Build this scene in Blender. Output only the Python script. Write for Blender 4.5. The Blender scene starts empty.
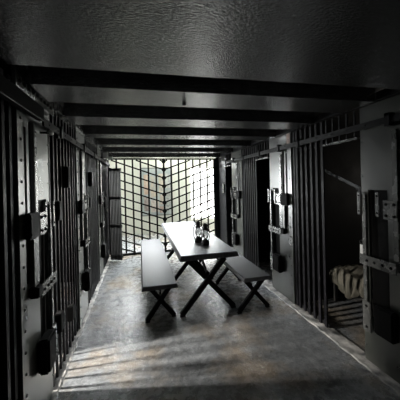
import bpy, bmesh, math, random
from mathutils import Matrix, Vector
random.seed(7)
S = bpy.context.scene
COL = S.collection
# ---------------------------------------------------------------- camera
YAW = math.atan(60/246)
cd = bpy.data.cameras.new('camera'); cam = bpy.data.objects.new('camera', cd); COL.objects.link(cam)
cd.sensor_width = 36; cd.lens = 246/400*36; cd.shift_y = -16.5/400; cd.clip_start = .02
cam.matrix_world = Matrix.Translation((0, 0, 1.62)) @ Matrix.Rotation(-YAW, 4, 'Z') @ Matrix.Rotation(math.pi/2, 4, 'X') @ Matrix.Rotation(-.024, 4, 'Z')
S.camera = cam
# ---------------------------------------------------------------- world and exposure
w = bpy.data.worlds.new('world'); S.world = w; w.use_nodes = True
w.node_tree.nodes['Background'].inputs[0].default_value = (.75, .85, 1, 1)
w.node_tree.nodes['Background'].inputs[1].default_value = .1
S.view_settings.view_transform = 'Standard'; S.view_settings.look = 'None'
S.view_settings.gamma = 1; S.view_settings.use_curve_mapping = False
S.view_settings.exposure = -0.05
# ---------------------------------------------------------------- area lights
def area(name, loc, d, sx, sy, power, color=(1, 1, 1), spread=180):
    l = bpy.data.lights.new(name, 'AREA'); l.shape = 'RECTANGLE'; l.size = sx; l.size_y = sy
    l.energy = power; l.color = color; l.spread = math.radians(spread)
    o = bpy.data.objects.new(name, l); COL.objects.link(o); o.location = loc
    o.rotation_euler = Vector(d).to_track_quat('-Z', 'Y').to_euler(); return o
area('added_high_light', (.9, 8.27, 2.62), (-.05, -1, -.1), 4.4, .22, 500, (.94, .98, 1))  # added out of view to send light down the corridor
area('added_right_light', (3.25, 8.22, 1.3), (-.55, -1, .02), .9, 1.7, 330, (.97, 1, .95))  # added beyond the visible window to put highlights on the left panels
area('added_left_light', (-1.7, 8.22, 1.3), (.45, -1, .02), 1.3, 1.7, 380, (.95, .99, 1))  # added out of view so the middle right panel shines
area('added_lamp_light', (.75, 6.55, 2.71), (0, -.9, -1), 2.6, .36, 420, (.95, .98, 1), 125)  # unseen lamp added to brighten the floor near the grille
area('daylight_left_cell', (-2.62, 2.52, 1.32), (1, 0, -.57), .16, .5, 85, (1, .96, .9), 75)
area('daylight_right_cell', (4.5, 2.45, 1.62), (-1, 0, -.55), .06, .3, 7, (1, .93, .82))
area('daylight_left_far_cell', (-2.4, 4.3, 1.4), (1, .25, -.45), .1, .5, 30, (1, .98, .92))
area('fill_behind', (.3, -1.3, 1.5), (0.0, 1, .0), 1.2, 1.2, .6, (.9, .95, 1))  # weak fill added behind the camera

# ---------------------------------------------------------------- materials
def nodes(name):
    m = bpy.data.materials.new(name); m.use_nodes = True
    n = m.node_tree; return m, n, n.nodes['Principled BSDF']
def mat(name, c1, c2=None, rough=(.4, .6), scale=6, bump=.1, bscale=40, metal=0, spec=.5, coat=0, stretch=(1, 1, 1), detail=6, ior=1.5, bdist=.006):
    m, n, b = nodes(name); c2 = c2 or c1
    tc = n.nodes.new('ShaderNodeTexCoord'); mp = n.nodes.new('ShaderNodeMapping')
    geo = n.nodes.new('ShaderNodeNewGeometry')
    mp.inputs['Scale'].default_value = stretch
    n.links.new(geo.outputs['Position'], mp.inputs[0])
    t = n.nodes.new('ShaderNodeTexNoise'); t.inputs['Scale'].default_value = scale; t.inputs['Detail'].default_value = detail
    n.links.new(mp.outputs[0], t.inputs['Vector'])
    r = n.nodes.new('ShaderNodeValToRGB'); r.color_ramp.elements[0].position = .35; r.color_ramp.elements[1].position = .68
    r.color_ramp.elements[0].color = (*c1, 1); r.color_ramp.elements[1].color = (*c2, 1)
    n.links.new(t.outputs['Fac'], r.inputs[0]); n.links.new(r.outputs[0], b.inputs['Base Color'])
    q = n.nodes.new('ShaderNodeMapRange'); q.inputs[1].default_value = .3; q.inputs[2].default_value = .7
    q.inputs[3].default_value = rough[0]; q.inputs[4].default_value = rough[1]
    n.links.new(t.outputs['Fac'], q.inputs[0]); n.links.new(q.outputs[0], b.inputs['Roughness'])
    t2 = n.nodes.new('ShaderNodeTexNoise'); t2.inputs['Scale'].default_value = bscale; t2.inputs['Detail'].default_value = 4
    n.links.new(mp.outputs[0], t2.inputs['Vector'])
    bp = n.nodes.new('ShaderNodeBump'); bp.inputs['Strength'].default_value = bump; bp.inputs['Distance'].default_value = bdist
    n.links.new(t2.outputs['Fac'], bp.inputs['Height']); n.links.new(bp.outputs[0], b.inputs['Normal'])
    b.inputs['Metallic'].default_value = metal; b.inputs['Specular IOR Level'].default_value = spec
    b.inputs['IOR'].default_value = ior; b.inputs['Coat Weight'].default_value = coat; b.inputs['Coat Roughness'].default_value = .25
    return m
STEEL = mat('black_steel_paint', (.005, .005, .006), (.014, .014, .015), (.4, .55), 5, .25, 30, spec=.2)
PLATE = mat('plate_steel_paint', (.02, .022, .018), (.036, .04, .031), (.27, .34), 4, .05, 22, ior=1.95, bdist=.002)
STRAP = mat('worn_steel', (.06, .063, .058), (.11, .11, .105), (.22, .3), 9, .1, 60, ior=2.3)
BLACK = mat('black_iron', (.002, .002, .002), (.005, .005, .005), (.6, .75), 8, .2, 40, spec=.1)
CELL = mat('cell_paint', (.004, .004, .004), (.008, .008, .008), (.6, .8), 3, .2, 20, spec=.2)
CEIL = mat('ceiling_black_gloss', (.008, .009, .009), (.016, .017, .017), (.12, .26), 12, 1.0, 60, ior=2.4, bdist=.010, stretch=(1, 2.2, 1))
PLASTER = mat('cream_plaster', (.55, .55, .49), (.62, .62, .56), (.7, .85), 2, .08, 40)
WHITE = mat('white_frame_paint', (.8, .8, .76), (.85, .85, .8), (.4, .5), 4, .05, 30)
TOP = mat('grey_table_paint', (.07, .074, .082), (.11, .115, .125), (.36, .5), 14, .08, 50, spec=.5, stretch=(3, 1, 1))
BTOP = mat('grey_bench_paint', (.032, .034, .038), (.06, .062, .068), (.55, .68), 16, .12, 50, spec=.6, stretch=(1, 3, 1))
BARM = mat('dark_bar_steel', (.006, .006, .007), (.016, .015, .018), (.35, .55), 12, .2, 60, spec=.12)
MATTE = mat('matte_black', (.004, .004, .004), (.008, .008, .008), (.8, .9), 8, .2, 40, spec=.05)
CLOTH = mat('bedding_cloth', (.14, .13, .1), (.26, .24, .19), (.8, .9), 12, .3, 60)
WOOD = mat('bunk_steel', (.02, .02, .02), (.05, .045, .04), (.5, .7), 8, .2, 30)
KERB = mat('chipped_kerb_paint', (.05, .052, .052), (.5, .48, .45), (.5, .8), 9, .7, 30, detail=10)
TAG = mat('pale_tag', (.5, .5, .48), (.6, .6, .58), (.5, .6))
PRIMER = mat('bare_pink_primer', (.42, .28, .22), (.55, .42, .36), (.4, .6), 30)
BRASS = mat('lantern_tin', (.03, .03, .03), (.07, .07, .07), (.3, .5), 20, .1, 50, metal=.5)

def floor_mat():
    m, n, b = nodes('painted_concrete')
    L = n.links.new; geo = n.nodes.new('ShaderNodeNewGeometry')
    def noise(sc, det, rough=.6, vec=None):
        t = n.nodes.new('ShaderNodeTexNoise'); t.inputs['Scale'].default_value = sc; t.inputs['Detail'].default_value = det
        t.inputs['Roughness'].default_value = rough; L(vec or geo.outputs['Position'], t.inputs['Vector']); return t.outputs['Fac']
    def ramp(f, a, bb, ca, cb):
        r = n.nodes.new('ShaderNodeValToRGB'); r.color_ramp.elements[0].position = a; r.color_ramp.elements[1].position = bb
        r.color_ramp.elements[0].color = (*ca, 1); r.color_ramp.elements[1].color = (*cb, 1); L(f, r.inputs[0]); return r.outputs[0]
    def mix(f, a, c):
        x = n.nodes.new('ShaderNodeMix'); x.data_type = 'RGBA'; L(f, x.inputs[0]); L(a, x.inputs[6]); L(c, x.inputs[7]); return x.outputs[2]
    big = noise(1.6, 5); fine = noise(14, 8, .7); chips = noise(7, 10, .75)
    base = ramp(fine, .3, .7, (.07, .074, .08), (.22, .23, .235))
    brown = ramp(fine, .3, .7, (.10, .083, .064), (.27, .232, .185))
    k = ramp(big, .48, .62, (0, 0, 0), (1, 1, 1))
    c = mix(k, base, brown)
    dark = ramp(chips, .58, .68, (0, 0, 0), (1, 1, 1)); dk = ramp(fine, 0, 1, (.03, .03, .032), (.05, .05, .05))
    c = mix(dark, c, dk)
    pale = ramp(noise(5.3, 12, .8), .66, .70, (0, 0, 0), (1, 1, 1)); pc = ramp(fine, 0, 1, (.35, .34, .32), (.5, .49, .46))
    c = mix(pale, c, pc); L(c, b.inputs['Base Color'])
    q = n.nodes.new('ShaderNodeMapRange'); q.inputs[1].default_value = .35; q.inputs[2].default_value = .65
    q.inputs[3].default_value = .12; q.inputs[4].default_value = .42; L(noise(11, 10, .75), q.inputs[0]); L(q.outputs[0], b.inputs['Roughness'])
    bp = n.nodes.new('ShaderNodeBump'); bp.inputs['Strength'].default_value = .7; bp.inputs['Distance'].default_value = .012
    L(noise(17, 12, .7), bp.inputs['Height']); L(bp.outputs[0], b.inputs['Normal'])
    b.inputs['IOR'].default_value = 1.75
    return m
FLOOR = floor_mat()
def emit(name, c, s):
    m = bpy.data.materials.new(name); m.use_nodes = True; n = m.node_tree
    n.nodes.remove(n.nodes['Principled BSDF']); e = n.nodes.new('ShaderNodeEmission')
    e.inputs[0].default_value = (*c, 1); e.inputs[1].default_value = s
    n.links.new(e.outputs[0], n.nodes['Material Output'].inputs[0]); return m
SKYPANE = emit('bright_window_pane', (1, 1, .97), 5)
def glass():
    m, n, b = nodes('lantern_glass'); b.inputs['Base Color'].default_value = (.5, .51, .5, 1)
    b.inputs['Transmission Weight'].default_value = .7; b.inputs['Roughness'].default_value = .2; b.inputs['IOR'].default_value = 1.2; return m
GLASS = glass()

# ---------------------------------------------------------------- mesh helpers
class MB:
    def __init__(s, o=(0, 0, 0)): s.b = bmesh.new(); s.o = Vector(o)
    def box(s, a, c, bev=0):
        x0, y0, z0 = [min(p, q) for p, q in zip(a, c)]; x1, y1, z1 = [max(p, q) for p, q in zip(a, c)]
        v = [s.b.verts.new(Vector(p)-s.o) for p in [(x0,y0,z0),(x1,y0,z0),(x1,y1,z0),(x0,y1,z0),(x0,y0,z1),(x1,y0,z1),(x1,y1,z1),(x0,y1,z1)]]
        fs = [s.b.faces.new([v[i] for i in f]) for f in [(3,2,1,0),(4,5,6,7),(0,1,5,4),(1,2,6,5),(2,3,7,6),(3,0,4,7)]]
        if bev:
            es = list({e for f in fs for e in f.edges}); bmesh.ops.bevel(s.b, geom=es, offset=bev, segments=2, affect='EDGES')
        return s
    def bar(s, p, q, wd, th, n=(1, 0, 0), ext=0):       # flat bar from p to q; th along n
        p = Vector(p)-s.o; q = Vector(q)-s.o; d = (q-p).normalized(); n = Vector(n); n = (n - d*n.dot(d)).normalized(); u = d.cross(n)
        p -= d*ext; q += d*ext
        v = [s.b.verts.new(e+u*a*wd/2+n*c*th/2) for e in (p, q) for a, c in ((-1,-1),(1,-1),(1,1),(-1,1))]
        for f in [(3,2,1,0),(4,5,6,7),(0,1,5,4),(1,2,6,5),(2,3,7,6),(3,0,4,7)]: s.b.faces.new([v[i] for i in f])
        return s
    def cyl(s, p, q, r, r2=None, n=12):
        p = Vector(p)-s.o; q = Vector(q)-s.o; d = q-p; r2 = r if r2 is None else r2
        m = Matrix.Translation((p+q)/2) @ d.to_track_quat('Z', 'Y').to_matrix().to_4x4()
        bmesh.ops.create_cone(s.b, cap_ends=True, segments=n, radius1=r, radius2=r2, depth=d.length, matrix=m); return s
    def rivet(s, p, n, r=.012): 
        p = Vector(p); n = Vector(n); return s.cyl(p, p+n*r*.7, r, r*.55, 8)
    def lathe(s, c, prof, n=16):
        c = Vector(c)-s.o; rings = []
        for r, z in prof: rings.append([s.b.verts.new(c+Vector((max(r,1e-4)*math.cos(2*math.pi*i/n), max(r,1e-4)*math.sin(2*math.pi*i/n), z))) for i in range(n)])
        for A, B in zip(rings, rings[1:]):
            for i in range(n): s.b.faces.new([A[i], A[(i+1)%n], B[(i+1)%n], B[i]])
        s.b.faces.new(rings[0][::-1]); s.b.faces.new(rings[-1]); return s
    def torus(s, c, R, r, ax='X', n=20, arc=2*math.pi, a0=0):
        pts = []
        for i in range(n+1):
            a = a0+arc*i/n; u, v = R*math.cos(a), R*math.sin(a)
            pts.append(Vector(c)+(Vector((0, u, v)) if ax == 'X' else Vector((u, 0, v))))
        for p, q in zip(pts, pts[1:]): s.cyl(p, q, r, n=6)
        return s
    def build(s, name, mt, parent=None, smooth=False):
        bmesh.ops.recalc_face_normals(s.b, faces=s.b.faces)
        me = bpy.data.meshes.new(name); s.b.to_mesh(me); s.b.free(); me.materials.append(mt)
        if smooth:
            for p in me.polygons: p.use_smooth = True
        o = bpy.data.objects.new(name, me); COL.objects.link(o)
        if parent: o.parent = parent
        else: o.location = s.o
        return o
def struct(name, mb, mt):
    o = mb.build(name, mt); o['kind'] = 'structure'; return o
def bolts(parent, base, pts, nx, rad):
    first = None
    for p in pts:
        p = Vector(p)
        if first is None:
            first = MB(base).rivet(p, (nx, 0, 0), rad).build('bolt', BLACK, parent); p0 = p
        else:
            c = first.copy(); COL.objects.link(c); c.parent = parent; c.location = p-p0
def thing(name, loc, label, cat, group=None):
    o = bpy.data.objects.new(name, None); COL.objects.link(o); o.location = loc; o.empty_display_size = .1
    o['label'] = label; o['category'] = cat
    if group: o['group'] = group
    return o
def tag(o, label, cat, group=None):
    o['label'] = label; o['category'] = cat
    if group: o['group'] = group
    return o

XL, XR, YG, ZC, ZB = -.70, 1.93, 5.95, 2.42, 2.25
# ================================================================ SETTING
struct('floor', MB().box((-2.9, -1.6, -.12), (4.75, 8.5, 0)), FLOOR)
struct('ceiling', MB().box((-2.9, -1.6, ZC), (4.75, 6.05, ZC+.1)), CEIL)
c2 = MB().box((-2.9, 6.05, 2.8), (4.75, 8.5, 2.9)); o = struct('ceiling', c2, PLASTER)
struct('wall_back', MB().box((-2.9, -1.7, 0), (4.75, -1.6, 2.5)), CELL)
# outer cell walls
struct('wall_left', MB().box((-3.0, -1.6, 0), (-2.9, 6.05, 2.5)), CELL)
struct('wall_right', MB().box((4.75, -1.6, 0), (4.85, 6.05, 2.5)), CELL)
for i, y in enumerate((2.04, 2.63, 4.6)):  # first two placed to bound the light from the left cell
    struct('wall_left_partition_and_blocker', MB().box((-2.9, y, 0), (XL-.1, y+.05, ZC)), CELL)
for i, y in enumerate((1.28, 2.86, 4.55)):
    struct('wall_right_partition', MB().box((XR+.1, y, 0), (4.75, y+.05, ZC)), CELL)
# far room
mb = MB().box((-2.9, 8.3, 0), (1.66, 8.45, 2.8)).box((1.66, 8.3, 0), (3.1, 8.45, .38)).box((1.66, 8.3, 2.22), (3.1, 8.45, 2.8)).box((3.1, 8.3, 0), (4.75, 8.45, 2.8))
struct('wall_far', mb, PLASTER)
struct('wall_far_left', MB().box((-3.0, 6.05, 0), (-2.9, 8.45, 2.8)), PLASTER)
struct('wall_far_right', MB().box((4.75, 6.05, 0), (4.85, 8.45, 2.8)), PLASTER)
struct('wall_end_left', MB().box((-2.9, 5.99, 0), (XL-.02, 6.05, 2.8)), CELL)
struct('wall_end_right', MB().box((XR-.02, 5.99, 0), (4.75, 6.05, 2.8)), CELL)
struct('wall_end_top', MB().box((XL-.02, 5.99, 2.27), (XR-.02, 6.05, 2.8)), STEEL)
# unseen window frame added around the high corridor light
cw = MB((.9, 8.29, 2.5))
cw.box((-1.35, 8.275, 2.47), (3.15, 8.3, 2.5)).box((-1.35, 8.275, 2.74), (3.15, 8.3, 2.77)).box((-1.35, 8.275, 2.5), (-1.32, 8.3, 2.74)).box((3.12, 8.275, 2.5), (3.15, 8.3, 2.74))
struct('window_added_high', cw, WHITE)
w4 = MB((-1.7, 8.29, .4))
w4.box((-2.4, 8.25, .4), (-2.36, 8.3, 2.2)).box((-1.04, 8.25, .4), (-1.0, 8.3, 2.2)).box((-2.36, 8.25, .4), (-1.04, 8.3, .44)).box((-2.36, 8.25, 2.16), (-1.04, 8.3, 2.2))
struct('window_added_left', w4, WHITE)  # unseen window frame added around the left light
# window in the far room
pane = struct('window_1', MB((2.38, 8.42, .38)).box((1.66, 8.41, .38), (3.1, 8.43, 2.22)), SKYPANE)
fm = MB((2.38, 8.42, .38))
for x in (1.69, 2.38, 3.07): fm.box((x-.025, 8.35, .38), (x+.025, 8.40, 2.22))
for z in (.41, 2.19): fm.box((1.66, 8.352, z-.02), (3.1, 8.398, z+.02))
fm.build('window_frame', WHITE, pane)
# low ceiling beams across the corridor
for i, (ya, yb) in enumerate([(-1.5, 1.42), (1.66, 2.0), (2.38, 2.71), (3.16, 3.44), (3.97, 4.21), (4.8, 4.99), (5.64, 5.76)]):
    b = MB().box((XL+.055, ya, ZB), (XR-.055, yb, ZC), .006)
    if i == 1: b.cyl((.35, 1.9, ZB), (.35, 1.9, ZB-.02), .015)
    for v in b.b.verts: v.co.y -= .038*(v.co.x-.15)      # the beams run slightly out of square
    struct('trim_%d' % (i+1), b, CEIL)
# kerbs at the foot of the cell fronts
def kerb(x0, x1, y0, y1, name):
    b = bmesh.new(); n = int((y1-y0)/.04); prev = None; top = []
    side = 1 if x0 > 0 else -1
    for i in range(n+1):
        y = y0+(y1-y0)*i/n; e = random.uniform(-.007, .007); h = random.uniform(.006, .01)
        xi = (x0 if side > 0 else x1)+e; xo = x1 if side > 0 else x0
        ring = [b.verts.new(p) for p in ((xi, y, 0.0005), (xi+side*.012, y, h), (xo, y, h+.004), (xo, y, 0.0005))]
        if prev:
            for k in range(3): b.faces.new([prev[k], prev[k+1], ring[k+1], ring[k]])
        prev = ring
    bmesh.ops.recalc_face_normals(b, faces=b.faces)
    me = bpy.data.meshes.new(name); b.to_mesh(me); b.free(); me.materials.append(KERB)
    o = bpy.data.objects.new(name, me); COL.objects.link(o); o['kind'] = 'structure'
kerb(1.85, 2.0, .9, 5.9, 'trim_8'); kerb(-.76, -.66, 1.2, 5.9, 'trim_9')

# ================================================================ CELL FRONTS
def side_fn(side):
    X = XL if side < 0 else XR; n = -side      # outward normal into corridor
    return X, n
def lock_panel(side, y0, W, label, z1=2.26):
    X, n = side_fn(side); k = W/.57
    P = lambda s, z, d: (X+n*d, y0+s*k, z)
    base = (X, y0, 0); t = thing('lock_panel', base, label, 'steel panel', 'riveted lock panels between the cell doors')
    def bx(s0, s1, za, zb, d0, d1, mb=None, bev=0): return (mb or MB(base)).box(P(s0, za, d0), P(s1, zb, d1), bev)
    pl = MB(base); bx(0.002, .33, .02, z1, -.02, 0, pl); bx(.33, .5, .02, .42, -.02, 0, pl); bx(.33, .5, 1.53, z1, -.02, 0, pl); bx(.5, .568, .02, z1, -.02, 0, pl)
    for i in range(14): pl.rivet(P(.555, .15+.15*i, 0), (n, 0, 0), .008)
    pl.build('plate', PLATE, t)
    sl = bx(.33, .5, .42, 1.53, -.06, -.022); sl.build('slot_back', BLACK, t)
    rs = bx(.0, .085, .02, z1, .001, .013)
    for i in range(17): rs.rivet(P(.045, .12+.128*i, .013), (n, 0, 0), .011)
    rs.build('riveted_strip', PLATE, t)
    gr = bx(.095, .135, 1.02, 2.0, .001, .008); gr.build('dark_groove', BLACK, t)
    rod = MB(base).cyl(P(.16, 1.46, .03), P(.16, 2.04, .03), .017); rod.build('upper_rod', PLATE, t)
    st = MB(base); bx(.235, .275, .98, 2.0, .002, .02, st); st.build('vertical_strap', STRAP, t)
    lb = bx(.05, .20, 1.30, 1.46, .014, .055, None, .008)
    for z in (1.33, 1.43): lb.rivet(P(.06, z, .055), (n, 0, 0), .007)
    lb.build('lock_box', BLACK, t)
    bp = bx(.215, .33, 1.30, 1.45, .022, .052, None, .003)
    q = bp.build('bolted_plate', STRAP, t); bolts(q, base, [P(s, z, .052) for s in (.24, .305) for z in (1.33, 1.42)], n, .013)
    ch = MB(base); bx(.15, .20, .985, 1.29, .001, .035, ch); ch.build('rod_channel', PLATE, t)
    bx(.14, .22, .91, .98, .002, .06, None, .006).build('rod_guide', BLACK, t)
    vs = MB(base); bx(.515, .548, .45, 1.49, .002, .022, vs); vs.build('slot_strap', STRAP, t)
    for s in (.395, .57):
        hp = bx(s-.018, s+.018, 1.31, 1.51, .024, .034, None, .004)
        q = hp.build('slot_hinge', STRAP, t); bolts(q, base, [P(s, z, .034) for z in (1.34, 1.48)], n, .009)
    ds = bx(.24, .56, .88, .965, .036, .046)
    q = ds.build('perforated_strap', STRAP, t); bolts(q, base, [P(s, .922, .046) for s in (.28, .35, .42, .49)], n, .013)
    bx(.25, .42, .34, .58, .002, .075, None, .015).build('lower_lock_box', BLACK, t)
    kp = bx(.47, .55, .30, .56, .024, .04, None, .004)
    q = kp.build('keeper_plate', STRAP, t); bolts(q, base, [P(.51, z, .04) for z in (.34, .52)], n, .012)
    return t

def barred(side, y0, y1, pitch, bw, label, boxes=(), ztop=2.26, kind='barred_gate', dep=-.012):
    X, n = side_fn(side); base = (X, y0, 0)
    t = thing(kind, base, label, 'barred gate', 'barred gates along the cells')
    N = max(2, round((y1-y0-.02)/pitch)); p = (y1-y0-.03)/N
    me = MB(base).box((X+n*(dep-.009), y0+.015, .022), (X+n*(dep+.009), y0+.015+bw, ztop)).build('bar', BARM, t)
    for i in range(1, N+1):
        c = me.copy(); COL.objects.link(c); c.parent = t
        c.location = (0, (p*i if i < N else y1-y0-.03-bw), 0)
    for z in (.045 if side > 0 else .02, 2.02):
        MB(base).box((X+n*(dep-.024), y0+.004, z-min(.02, z-.001)), (X+n*(dep-.0105), y1-.004, z+min(.02, z-.001))).build('cross_rail', STEEL, t)
    for (y, z, h) in boxes:
        MB(base).box((X+n*(dep+.0095), y-.04, z-h/2), (X+n*(dep+.06), y+.04, z+h/2), .006).build('lock_box', BLACK, t)
    return t
def transom(side, y0, y1, label):
    X, n = side_fn(side); base = (X, y0, 2.0)
    t = thing('transom_grate', base, label, 'transom grate', 'short barred grates above open cell doorways')
    MB(base).box((X-.02, y0+.003, 1.985), (X+.02, y1-.003, 2.005)).build('bottom_rail', STRAP, t)
    N = max(3, round((y1-y0)/.09)); 
    for i in range(N):
        y = y0+(y1-y0)*(i+.5)/N
        MB(base).box((X-.006, y-.008, 2.006), (X+.006, y+.008, 2.255)).build('bar', STEEL, t)
    return t
# right side
R = 1
lock_panel(R, 1.235, .57, 'near black riveted lock panel at the right edge, beside the open cell')
barred(R, .55, 1.23, .085, .03, 'barred gate at the right edge before the nearest lock panel')
barred(R, 2.26, 2.825, .085, .034, 'wide barred gate between the open right cell and the shining lock panel')
lock_panel(R, 2.83, .57, 'pale shining riveted lock panel in the middle of the right side, behind the right bench')
barred(R, 3.84, 4.425, .085, .03, 'barred gate behind the middle right lock panel, past the dark doorway')
lock_panel(R, 4.43, .57, 'narrow far lock panel on the right nearest the lattice grille')
transom(R, 1.815, 2.255, 'short barred grate above the open right cell in the foreground')
transom(R, 3.405, 3.835, 'short barred grate above the dark middle doorway on the right')
transom(R, 5.005, 5.395, 'short barred grate above the farthest doorway on the right')
pp = thing('riveted_post', (XR, 5.4, 0), 'broad dark riveted steel post at the right end of the lattice grille', 'post')
mb = MB((XR, 5.4, 0)).box((XR-.0, 5.4, .015), (XR+.1, 5.93, 2.26))
for i in range(12):
    for y in (5.44, 5.88): mb.rivet((XR, y, .2+.17*i), (-1, 0, 0), .011)
mb.build('plate', STEEL, pp)
MB((XR, 5.4, 0)).box((XR-.03, 5.46, 1.38), (XR-.001, 5.56, 1.62), .005).build('latch_plate', STRAP, pp)
# left side
Lf = -1
barred(Lf, .75, 1.63, .11, .03, 'barred gate at the very left edge of the picture in front')
lock_panel(Lf, 1.64, .53, 'large pale riveted lock panel in the left foreground with square lock box', 2.115)
barred(Lf, 2.18, 3.0, .1, .02, 'tall barred gate on the left above the sunlit floor patch', [(2.30, 1.42, .16), (2.58, 1.71, .2), (2.27, .5, .16), (2.62, .4, .14)])
lock_panel(Lf, 3.01, .5, 'second lock panel on the left, between two barred gates')
barred(Lf, 3.52, 4.4, .1, .026, 'barred gate in the left distance between second and third lock panel', [(3.75, 1.72, .2), (3.62, 1.4, .14)])
lock_panel(Lf, 4.42, .5, 'third lock panel on the left, small beside the open gate leaf')
barred(Lf, 4.93, 5.9, .1, .026, 'farthest barred gate on the left behind the open gate leaf', [(5.1, 1.3, .2)])

# long locking bars with clamps
def locking_bar(side, y0, y1, clamps, label):
    X, n = side_fn(side); base = (X, y0, 2.0)
    t = thing('locking_bar', base, label, 'locking bar', 'long locking bars over the cell doors')
    mb = MB(base).box((X+n*.045, y0, 2.05), (X+n*.058, y1, 2.105))
    for i in range(int((y1-y0)/.2)): mb.rivet((X+n*.058, y0+.1+.2*i, 2.078), (n, 0, 0), .008)
    mb.build('flat_bar', STEEL if side > 0 else BLACK, t)
    for y in clamps:
        MB(base).box((X+n*.044, y-.02, 2.03), (X+n*.016, y+.02, 2.13)).box((X+n*.0585, y-.02, 2.03), (X+n*.072, y+.02, 2.13)).box((X+n*.016, y-.02, 2.1055), (X+n*.072, y+.02, 2.13)).build('clamp', STEEL, t)
    return t
locking_bar(1, .6, 5.38, (1.5, 2.62, 3.05, 3.62, 4.25, 4.75, 5.2), 'long flat riveted bar running above the doors on the right')
locking_bar(-1, 1.93, 5.85, (2.3, 3.2, 3.9, 4.6), 'long flat bar running above the doors on the left')
# top angle irons
def top_angle(side, y0, y1, label):
    X, n = side_fn(side); base = (X, y0, 2.262)
    mb = MB(base).box((X-n*.02, y0, 2.263), (X+n*.05, y1, 2.275)).box((X+n*.04, y0, 2.275), (X+n*.05, y1, 2.327))
    for i in range(int((y1-y0)/.12)): mb.rivet((X+n*.05, y0+.05+.12*i, 2.302), (n, 0, 0), .008)
    tag(mb.build('angle_iron', STRAP if side < 0 else STEEL), label, 'angle iron')
for i, (a, b_) in enumerate(((.6, 1.6), (1.62, 2.4), (2.42, 3.2), (3.22, 4.0), (4.02, 4.8), (4.82, 5.75))):
    names = ('nearest', 'second nearest', 'third nearest', 'fourth nearest', 'fifth nearest', 'farthest')
    top_angle(1, a, b_, 'black riveted angle iron under the ceiling on the right, %s length' % names[i])
    if i: top_angle(-1, max(a, 2.28) , b_, 'riveted angle iron under the ceiling on the left, %s length' % names[i])
# left foreground housing, perforated plate, conduit
hb = MB((XL, .75, 2.05)).box((XL+.024, .75, 2.075), (XL+.07, 1.9, 2.17), .006)
tag(hb.build('bar_housing', MATTE), 'thick black box housing above the left foreground lock panel', 'housing')
base = (XL, 1.62, 2.2)
fl_ = thing('riveted_flange', base, 'flange plate with two rows of black rivets standing in for shadowed holes under the ceiling at upper left', 'flange')
MB(base).box((XL+.001, 1.62, 2.12), (XL+.012, 2.18, 2.41)).box((XL+.0125, 1.62, 2.20), (XL+.022, 2.26, 2.36)).build('plate', STRAP, fl_)
bolts(fl_, base, [(XL+.022, 1.66+.066*i, 2.25) for i in range(9)]+[(XL+.022, 1.69+.066*i, 2.315) for i in range(9)], 1, .016)  # rivets made black to stand for rivet shadows and dark holes
tag(MB((XL, .8, 2.07)).cyl((XL+.075, .8, 2.07), (XL+.075, 1.9, 2.07), .003, n=8).build('conduit', STEEL), 'thin pale conduit running under the black housing at upper left', 'conduit')
kb = thing('pull_knob', (XL+.07, 1.97, 2.01), 'small round white knob at upper left below the housing', 'knob')
MB((XL+.07, 1.97, 2.01)).cyl((XL+.018, 1.97, 2.01), (XL+.07, 1.97, 2.01), .008).build('stem', STEEL, kb)
MB((XL+.07, 1.97, 2.01)).lathe((XL+.085, 1.97, 1.992), [(.006, 0), (.017, .006), (.02, .018), (.015, .03), (.004, .036)]).build('knob', WHITE, kb, True)
tag(MB((XR-.03, 2.84, 2.12)).box((XR-.019, 2.842, 2.12), (XR-.0145, 2.91, 2.25)).build('bare_patch_plate', PRIMER), 'small pinkish bare metal plate at top of the middle right lock panel', 'plate')
br = MB((XL+.03, 5.2, 2.1)).box((XL+.03, 4.95, 2.14), (XL+.12, 4.97, 2.25)).box((XL+.03, 4.95, 2.14), (XL+.045, 5.15, 2.16)).box((XL+.12, 4.95, 2.14), (XL+.2, 4.97, 2.17))
tag(br.build('bracket', WHITE), 'small flaked bracket high on the left near the grille, highlight painted white', 'bracket')  # white paint stands in for the specular highlight on the bracket

# ================================================================ LATTICE GRILLE
cx = .56; hw = 1.26; base = (cx, YG, 0)
g = thing('lattice_grille', base, 'tall black lattice grille of upright and sloping straps closing the corridor end', 'grille')
for sd in (-1, 1):
    for k in range(1, 8):
        x = cx+sd*.18*k
        MB(base).box((x-.019, YG-.004, .045), (x+.019, YG+.004, 2.21)).build('upright_strap', BLACK, g)
    k = -3
    z = .0
    while z < 2.2:
        # from outer edge (higher) to the centre (lower)
        za = z+.45; zb = z; xa = cx+sd*hw; xb = cx
        # clip to frame
        def clip(x0, zz0, x1, zz1):
            pts = [(x0, zz0), (x1, zz1)]
            f = lambda zz: x0+(x1-x0)*(zz-zz0)/(zz1-zz0)
            out = []
            for x, zz in pts:
                if zz > 2.2: x, zz = f(2.2), 2.2
                if zz < .05: x, zz = f(.05), .05
                out.append((x, zz))
            return out
        if zb < 2.18 and za > .07:
            (x0, a0), (x1, a1) = clip(xa, za, xb, zb)
            MB(base).bar((x0, YG-.008, a0), (x1, YG-.008, a1), .032, .006, (0, 1, 0)).build('sloping_strap', BLACK, g)
        z += .197
    for zlow in (-.197,):
        (x0, a0), (x1, a1) = clip(cx+sd*hw, zlow+.45, cx, zlow)
        MB(base).bar((x0, YG-.008, a0), (x1, YG-.008, a1), .032, .006, (0, 1, 0)).build('sloping_strap', BLACK, g)
mb = MB(base).box((cx-.022, YG-.022, .045), (cx+.022, YG-.0115, 2.21))
mb.build('centre_bar', BLACK, g)
for i in range(11):
    z = .0+.197*(i+1)
    if z < 2.18: MB(base).cyl((cx, YG-.04, z), (cx, YG-.0225, z), .052, n=10).build('joint_plate', BLACK, g)
MB(base).box((XL+.005, YG-.03, .002), (XR-.005, YG+.03, .042)).build('bottom_rail', BLACK, g)
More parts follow.
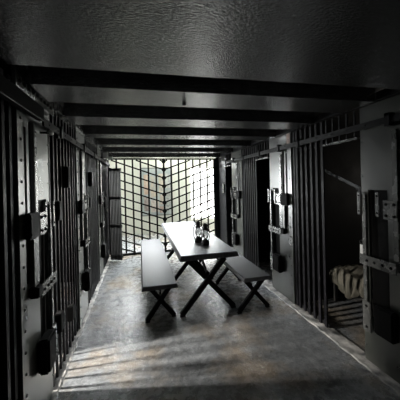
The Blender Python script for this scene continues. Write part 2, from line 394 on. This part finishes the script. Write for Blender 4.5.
MB(base).box((XL+.005, YG-.03, 2.212), (XR-.005, YG+.03, 2.249)).build('top_rail', BLACK, g)
MB(base).box((cx+hw-.01, YG-.028, .044), (XR-.005, YG+.03, 2.21)).build('side_post', STEEL, g)

# open gate leaf on the left
A = Vector((XL+.05, 5.62, 0)); B = Vector((-.40, 5.47, 0)); d = (B-A).normalized(); nn = Vector((d.y, -d.x, 0)); Lw = (B-A).length
g = thing('gate_leaf', A, 'narrow barred gate leaf standing open in front of the left end of the grille', 'gate leaf')
for i in range(8):
    p = A+d*(.015+(Lw-.03)*i/7)
    MB(A).bar(p+Vector((0,0,.03)), p+Vector((0,0,1.98)), .02, .03, nn).build('bar', STEEL, g)
for z in (.1, .75, 1.35, 1.96):
    MB(A).bar(A+nn*-.022+Vector((0,0,z)), B+nn*-.022+Vector((0,0,z)), .06, .012, nn).build('cross_rail', STEEL, g)
MB(A).bar(A+nn*-.032+Vector((0,0,.04)), A+nn*-.032+Vector((0,0,1.99)), .05, .006, nn).build('hinge_stile', STEEL, g)

# ================================================================ TABLE AND BENCHES
def slab(base, x0, x1, y0, y1, z0, z1, fl, name, mt, parent):
    b = bmesh.new(); o = Vector(base)
    def ring(e, z): return [b.verts.new(Vector(p)-o) for p in ((x0-e, y0-e, z), (x1+e, y0-e, z), (x1+e, y1+e, z), (x0-e, y1+e, z))]
    r = [ring(fl, z0), ring(0, z1-.006), ring(-.006, z1)]
    for P_, Q in zip(r, r[1:]):
        for i in range(4): b.faces.new([P_[i], P_[(i+1)%4], Q[(i+1)%4], Q[i]])
    b.faces.new(r[0][::-1]); b.faces.new(r[-1]); m = MB(base); m.b.free(); m.b = b; return m.build(name, mt, parent)
def xtable(name, label, cat, x0, x1, y0, y1, zt, th, topmat, ys, lw, foot, topx, grp=None):
    base = ((x0+x1)/2, (y0+y1)/2, 0); t = thing(name, base, label, cat, grp)
    slab(base, x0, x1, y0, y1, zt-th+.002, zt, .012, 'top', topmat, t)
    slab(base, x0+.02, x1-.02, y0+.02, y1-.02, zt-th-.01, zt-th, 0, 'apron', BLACK, t)
    zl = zt-th-.012
    for y in ys:
        MB(base).bar((foot[0]+lw*.5, y-.021, lw*.35), (topx[1]-lw*.1, y-.021, zl), lw, .038, (0, 1, 0)).build('leg', BLACK, t)
        MB(base).bar((foot[1]-lw*.5, y+.021, lw*.35), (topx[0]+lw*.1, y+.021, zl), lw, .038, (0, 1, 0)).build('leg', BLACK, t)
        MB(base).box((foot[0]+lw*.1, y-.04, .0), (foot[0]+lw*1.15, y-.003, lw*.3)).build('foot', BLACK, t)
        MB(base).box((foot[1]-lw*1.15, y+.003, .0), (foot[1]-lw*.1, y+.04, lw*.3)).build('foot', BLACK, t)
    cxx = (foot[0]+foot[1])/2; cz = zt*.6 if zt > .6 else .27
    for a, b_ in zip(ys, ys[1:]):
        MB(base).bar((cxx, a+.045, cz+.02), (cxx, (a+b_)/2, zl), .04, .02, (1, 0, 0)).build('brace', BLACK, t)
    return t
xtable('picnic_table', 'long grey topped table on black crossed legs in mid corridor', 'table', .455, 1.185, 2.93, 5.6, .75, .065, TOP, (3.0, 4.0, 5.15), .062, (.43, 1.18), (.55, 1.03))
xtable('bench', 'left bench, long grey seat on black crossed legs beside the table', 'bench', .0, .395, 2.87, 5.35, .455, .045, BTOP, (3.0, 4.05, 5.15), .05, (.02, .40), (.07, .33), 'grey benches beside the table')
xtable('bench', 'right bench, partly hidden by the table near the right lock panel', 'bench', 1.2, 1.555, 2.77, 5.2, .455, .045, BTOP, (2.88, 3.8, 4.95), .05, (1.13, 1.60), (1.24, 1.50), 'grey benches beside the table')

# lanterns
def lantern(x, y, sc, label, rot):
    base = (x, y, .751); t = thing('oil_lantern', (x, y, .751), label, 'lantern', 'oil lanterns on the table')
    q = lambda pr: [(r*sc*.78, z*sc) for r, z in pr]
    MB(base).lathe(base, q([(.066, 0), (.07, .01), (.07, .045), (.055, .066), (.035, .07), (.034, .085), (.02, .09)])).build('fuel_tank', BRASS, t, True)
    MB(base).lathe(base, q([(.036, .092), (.055, .12), (.06, .15), (.052, .19), (.038, .208)])).build('glass_globe', GLASS, t, True)
    MB(base).lathe(base, q([(.052, .21), (.055, .225), (.04, .235), (.04, .27), (.05, .275), (.028, .30), (.004, .308)])).build('cap', BRASS, t, True)
    c, s_ = math.cos(rot)*sc, math.sin(rot)*sc
    for k in (-1, 1):
        m = MB(base)
        pts = [(.053, .05), (.066, .1), (.066, .2), (.047, .25), (.032, .258)]
        for (a, za), (b_, zb) in zip(pts, pts[1:]): m.cyl((x+k*a*c, y+k*a*s_, .751+za*sc), (x+k*b_*c, y+k*b_*s_, .751+zb*sc), .006*sc, n=6)
        m.build('side_tube', BRASS, t)
    m = MB(base)
    pts = [(math.cos(a)*.055, .26+math.sin(a)*.06) for a in [math.pi*i/8 for i in range(9)]]
    for (a, za), (b_, zb) in zip(pts, pts[1:]): m.cyl((x+a*c, y+a*s_, .751+za*sc), (x+b_*c, y+b_*s_, .751+zb*sc), .003*sc, n=6)
    m.build('bail_handle', BRASS, t)
lantern(.885, 3.38, 1.0, 'right oil lantern on the table, slightly in front', .3)
lantern(.822, 3.56, 1.03, 'left oil lantern on the table, slightly behind the other', -.2)

# ================================================================ FAR ROOM
base = (.54, 8.24, .6)
t = thing('display_board', base, 'large framed board of pictures hanging on the pale wall behind the grille', 'display board')
MB(base).box((.06, 8.27, .62), (1.03, 8.29, 2.15)).build('backing', mat('board_grey', (.28, .32, .33), (.4, .43, .43), (.5, .7), 5), t)
m = MB(base)
for a, c in (((.03, 8.25, .59), (1.06, 8.29, .62)), ((.03, 8.25, 2.15), (1.06, 8.29, 2.18)), ((.03, 8.25, .62), (.06, 8.29, 2.15)), ((1.03, 8.25, .62), (1.06, 8.29, 2.15))): m.box(a, c)
m.build('frame', mat('board_frame', (.1, .1, .1), (.16, .16, .15)), t)
pics = [((.12, 1.3, .3, 1.95), (.42, .3, .23), (.55, .47, .4)), ((.33, 1.2, .56, 1.9), (.5, .42, .34), (.3, .33, .33)), ((.6, 1.35, .78, 1.98), (.6, .52, .42), (.3, .3, .28)), ((.82, 1.5, .98, 1.98), (.35, .36, .36), (.6, .6, .56)),
        ((.12, .75, .3, 1.22), (.2, .17, .16), (.4, .35, .33)), ((.34, .72, .6, 1.1), (.35, .3, .28), (.55, .5, .46)), ((.64, .95, .78, 1.28), (.5, .41, .33), (.3, .28, .25)), ((.82, .72, .98, 1.42), (.22, .22, .22), (.5, .5, .46)), ((.62, .68, .79, .9), (.25, .15, .13), (.45, .4, .36))]
for i, ((x0, z0, x1, z1), a, c) in enumerate(pics):
    MB(base).box((x0, 8.262, z0), (x1, 8.269, z1)).build('picture', mat('picture_print_%d' % i, a, c, (.4, .5), 9+i), t)
lamp = thing('added_ceiling_lamp', (.75, 6.6, 2.8), 'long white ceiling lamp added out of view in the room behind the grille', 'ceiling lamp')
MB((.75, 6.6, 2.8)).box((-.6, 6.38, 2.775), (2.1, 6.82, 2.8)).box((-.6, 6.78, 2.72), (2.1, 6.82, 2.775)).build('housing', WHITE, lamp)  # unseen housing added for the extra light above the grille floor

# ================================================================ OPEN CELL ON THE RIGHT
bk = thing('cell_bunk', (3.2, 2.45, 0), 'dark steel bunk inside the open right cell', 'bunk')
MB((3.2, 2.45, 0)).box((2.5, 2.18, .31), (4.3, 2.84, .35)).build('bed_deck', WOOD, bk)
for x in (2.53, 4.27):
    for y in (2.22, 2.8): MB((3.2, 2.45, 0)).box((x-.02, y-.02, 0), (x+.02, y+.02, .31)).build('leg', WOOD, bk)
MB((3.2, 2.45, 0)).box((2.5, 2.18, .3505), (2.53, 2.84, .39)).build('end_rail', WOOD, bk)
def blanket():
    b = bmesh.new(); N, M_ = 40, 34; vs = []
    for i in range(N+1):
        row = []
        for j in range(M_+1):
            u = i/N; v = j/M_; x = 2.46+.85*u; y = 2.2+.6*v
            z = .46+.03*math.sin(9*v+4*u)+.02*math.sin(21*u+5*v)+.012*math.sin(34*v-12*u)+random.uniform(-.003, .003)
            if u < .3:
                k = (.3-u)/.3; x = 2.47-.03*math.sin(k*3)+.025*math.sin(30*v+3*u)*k; z -= k*(.16+.12*math.sin(2.6*v+.2))
            else: x = 2.47+.85*(u-.3)
            row.append(b.verts.new((x, y+.03*math.sin(7*u+5*v), z)))
        vs.append(row)
    for i in range(N):
        for j in range(M_): b.faces.new([vs[i][j], vs[i+1][j], vs[i+1][j+1], vs[i][j+1]])
    r = bmesh.ops.solidify(b, geom=b.faces[:], thickness=.012)
    me = bpy.data.meshes.new('blanket'); b.to_mesh(me); b.free(); me.materials.append(CLOTH)
    for p in me.polygons: p.use_smooth = True
    o = bpy.data.objects.new('blanket', me); COL.objects.link(o)
    tag(o, 'crumpled pale blanket lying on the bunk in the open right cell', 'blanket')
blanket()
mt = MB((3.3, 2.5, .44)).box((2.54, 2.2, .352), (4.25, 2.82, .395), .012)
tag(mt.build('mattress', CLOTH), 'thin mattress under the crumpled blanket in the right cell', 'mattress')
tag(MB((2.1, 2.3, 1.6)).bar((2.05, 2.4, 1.74), (1.98, 1.86, 1.54), .03, .012, (1, 0, 0)).box((1.936, 1.811, 1.53), (1.985, 1.87, 1.55)).box((1.972, 1.85, 1.40), (1.985, 1.88, 1.53)).build('stay_bar', STEEL), 'slanting iron stay bar across the upper part of the open right cell', 'stay bar')
pd = thing('padlock_tag', (1.95, 1.87, .95), 'small pale tag hanging at the edge of the open right cell', 'tag')
MB((1.95, 1.87, .95)).box((1.945, 1.815, .93), (1.955, 1.85, 1.03), .004).build('tag_plate', TAG, pd)
MB((1.95, 1.87, .95)).torus((1.95, 1.832, 1.05), .02, .004, 'X', 12).build('ring', STEEL, pd)
# cell windows with bars (where daylight enters)
def cell_window(name, x, y0, y1, z0, z1, nb, side):
    fr = MB((x, y0, z0)); e = .04
    fr.box((x-.03, y0-e, z0-e), (x+.03, y1+e, z0)).box((x-.03, y0-e, z1), (x+.03, y1+e, z1+e)).box((x-.03, y0-e, z0), (x+.03, y0, z1)).box((x-.03, y1, z0), (x+.03, y1+e, z1))
    for i in range(nb):
        y = y0+(y1-y0)*(i+1)/(nb+1); fr.cyl((x, y, z0), (x, y, z1), .01, n=8)
    struct(name, fr, STEEL)
cell_window('window_2', -2.5, 2.4, 2.58, 1.0, 1.65, 0, -1)
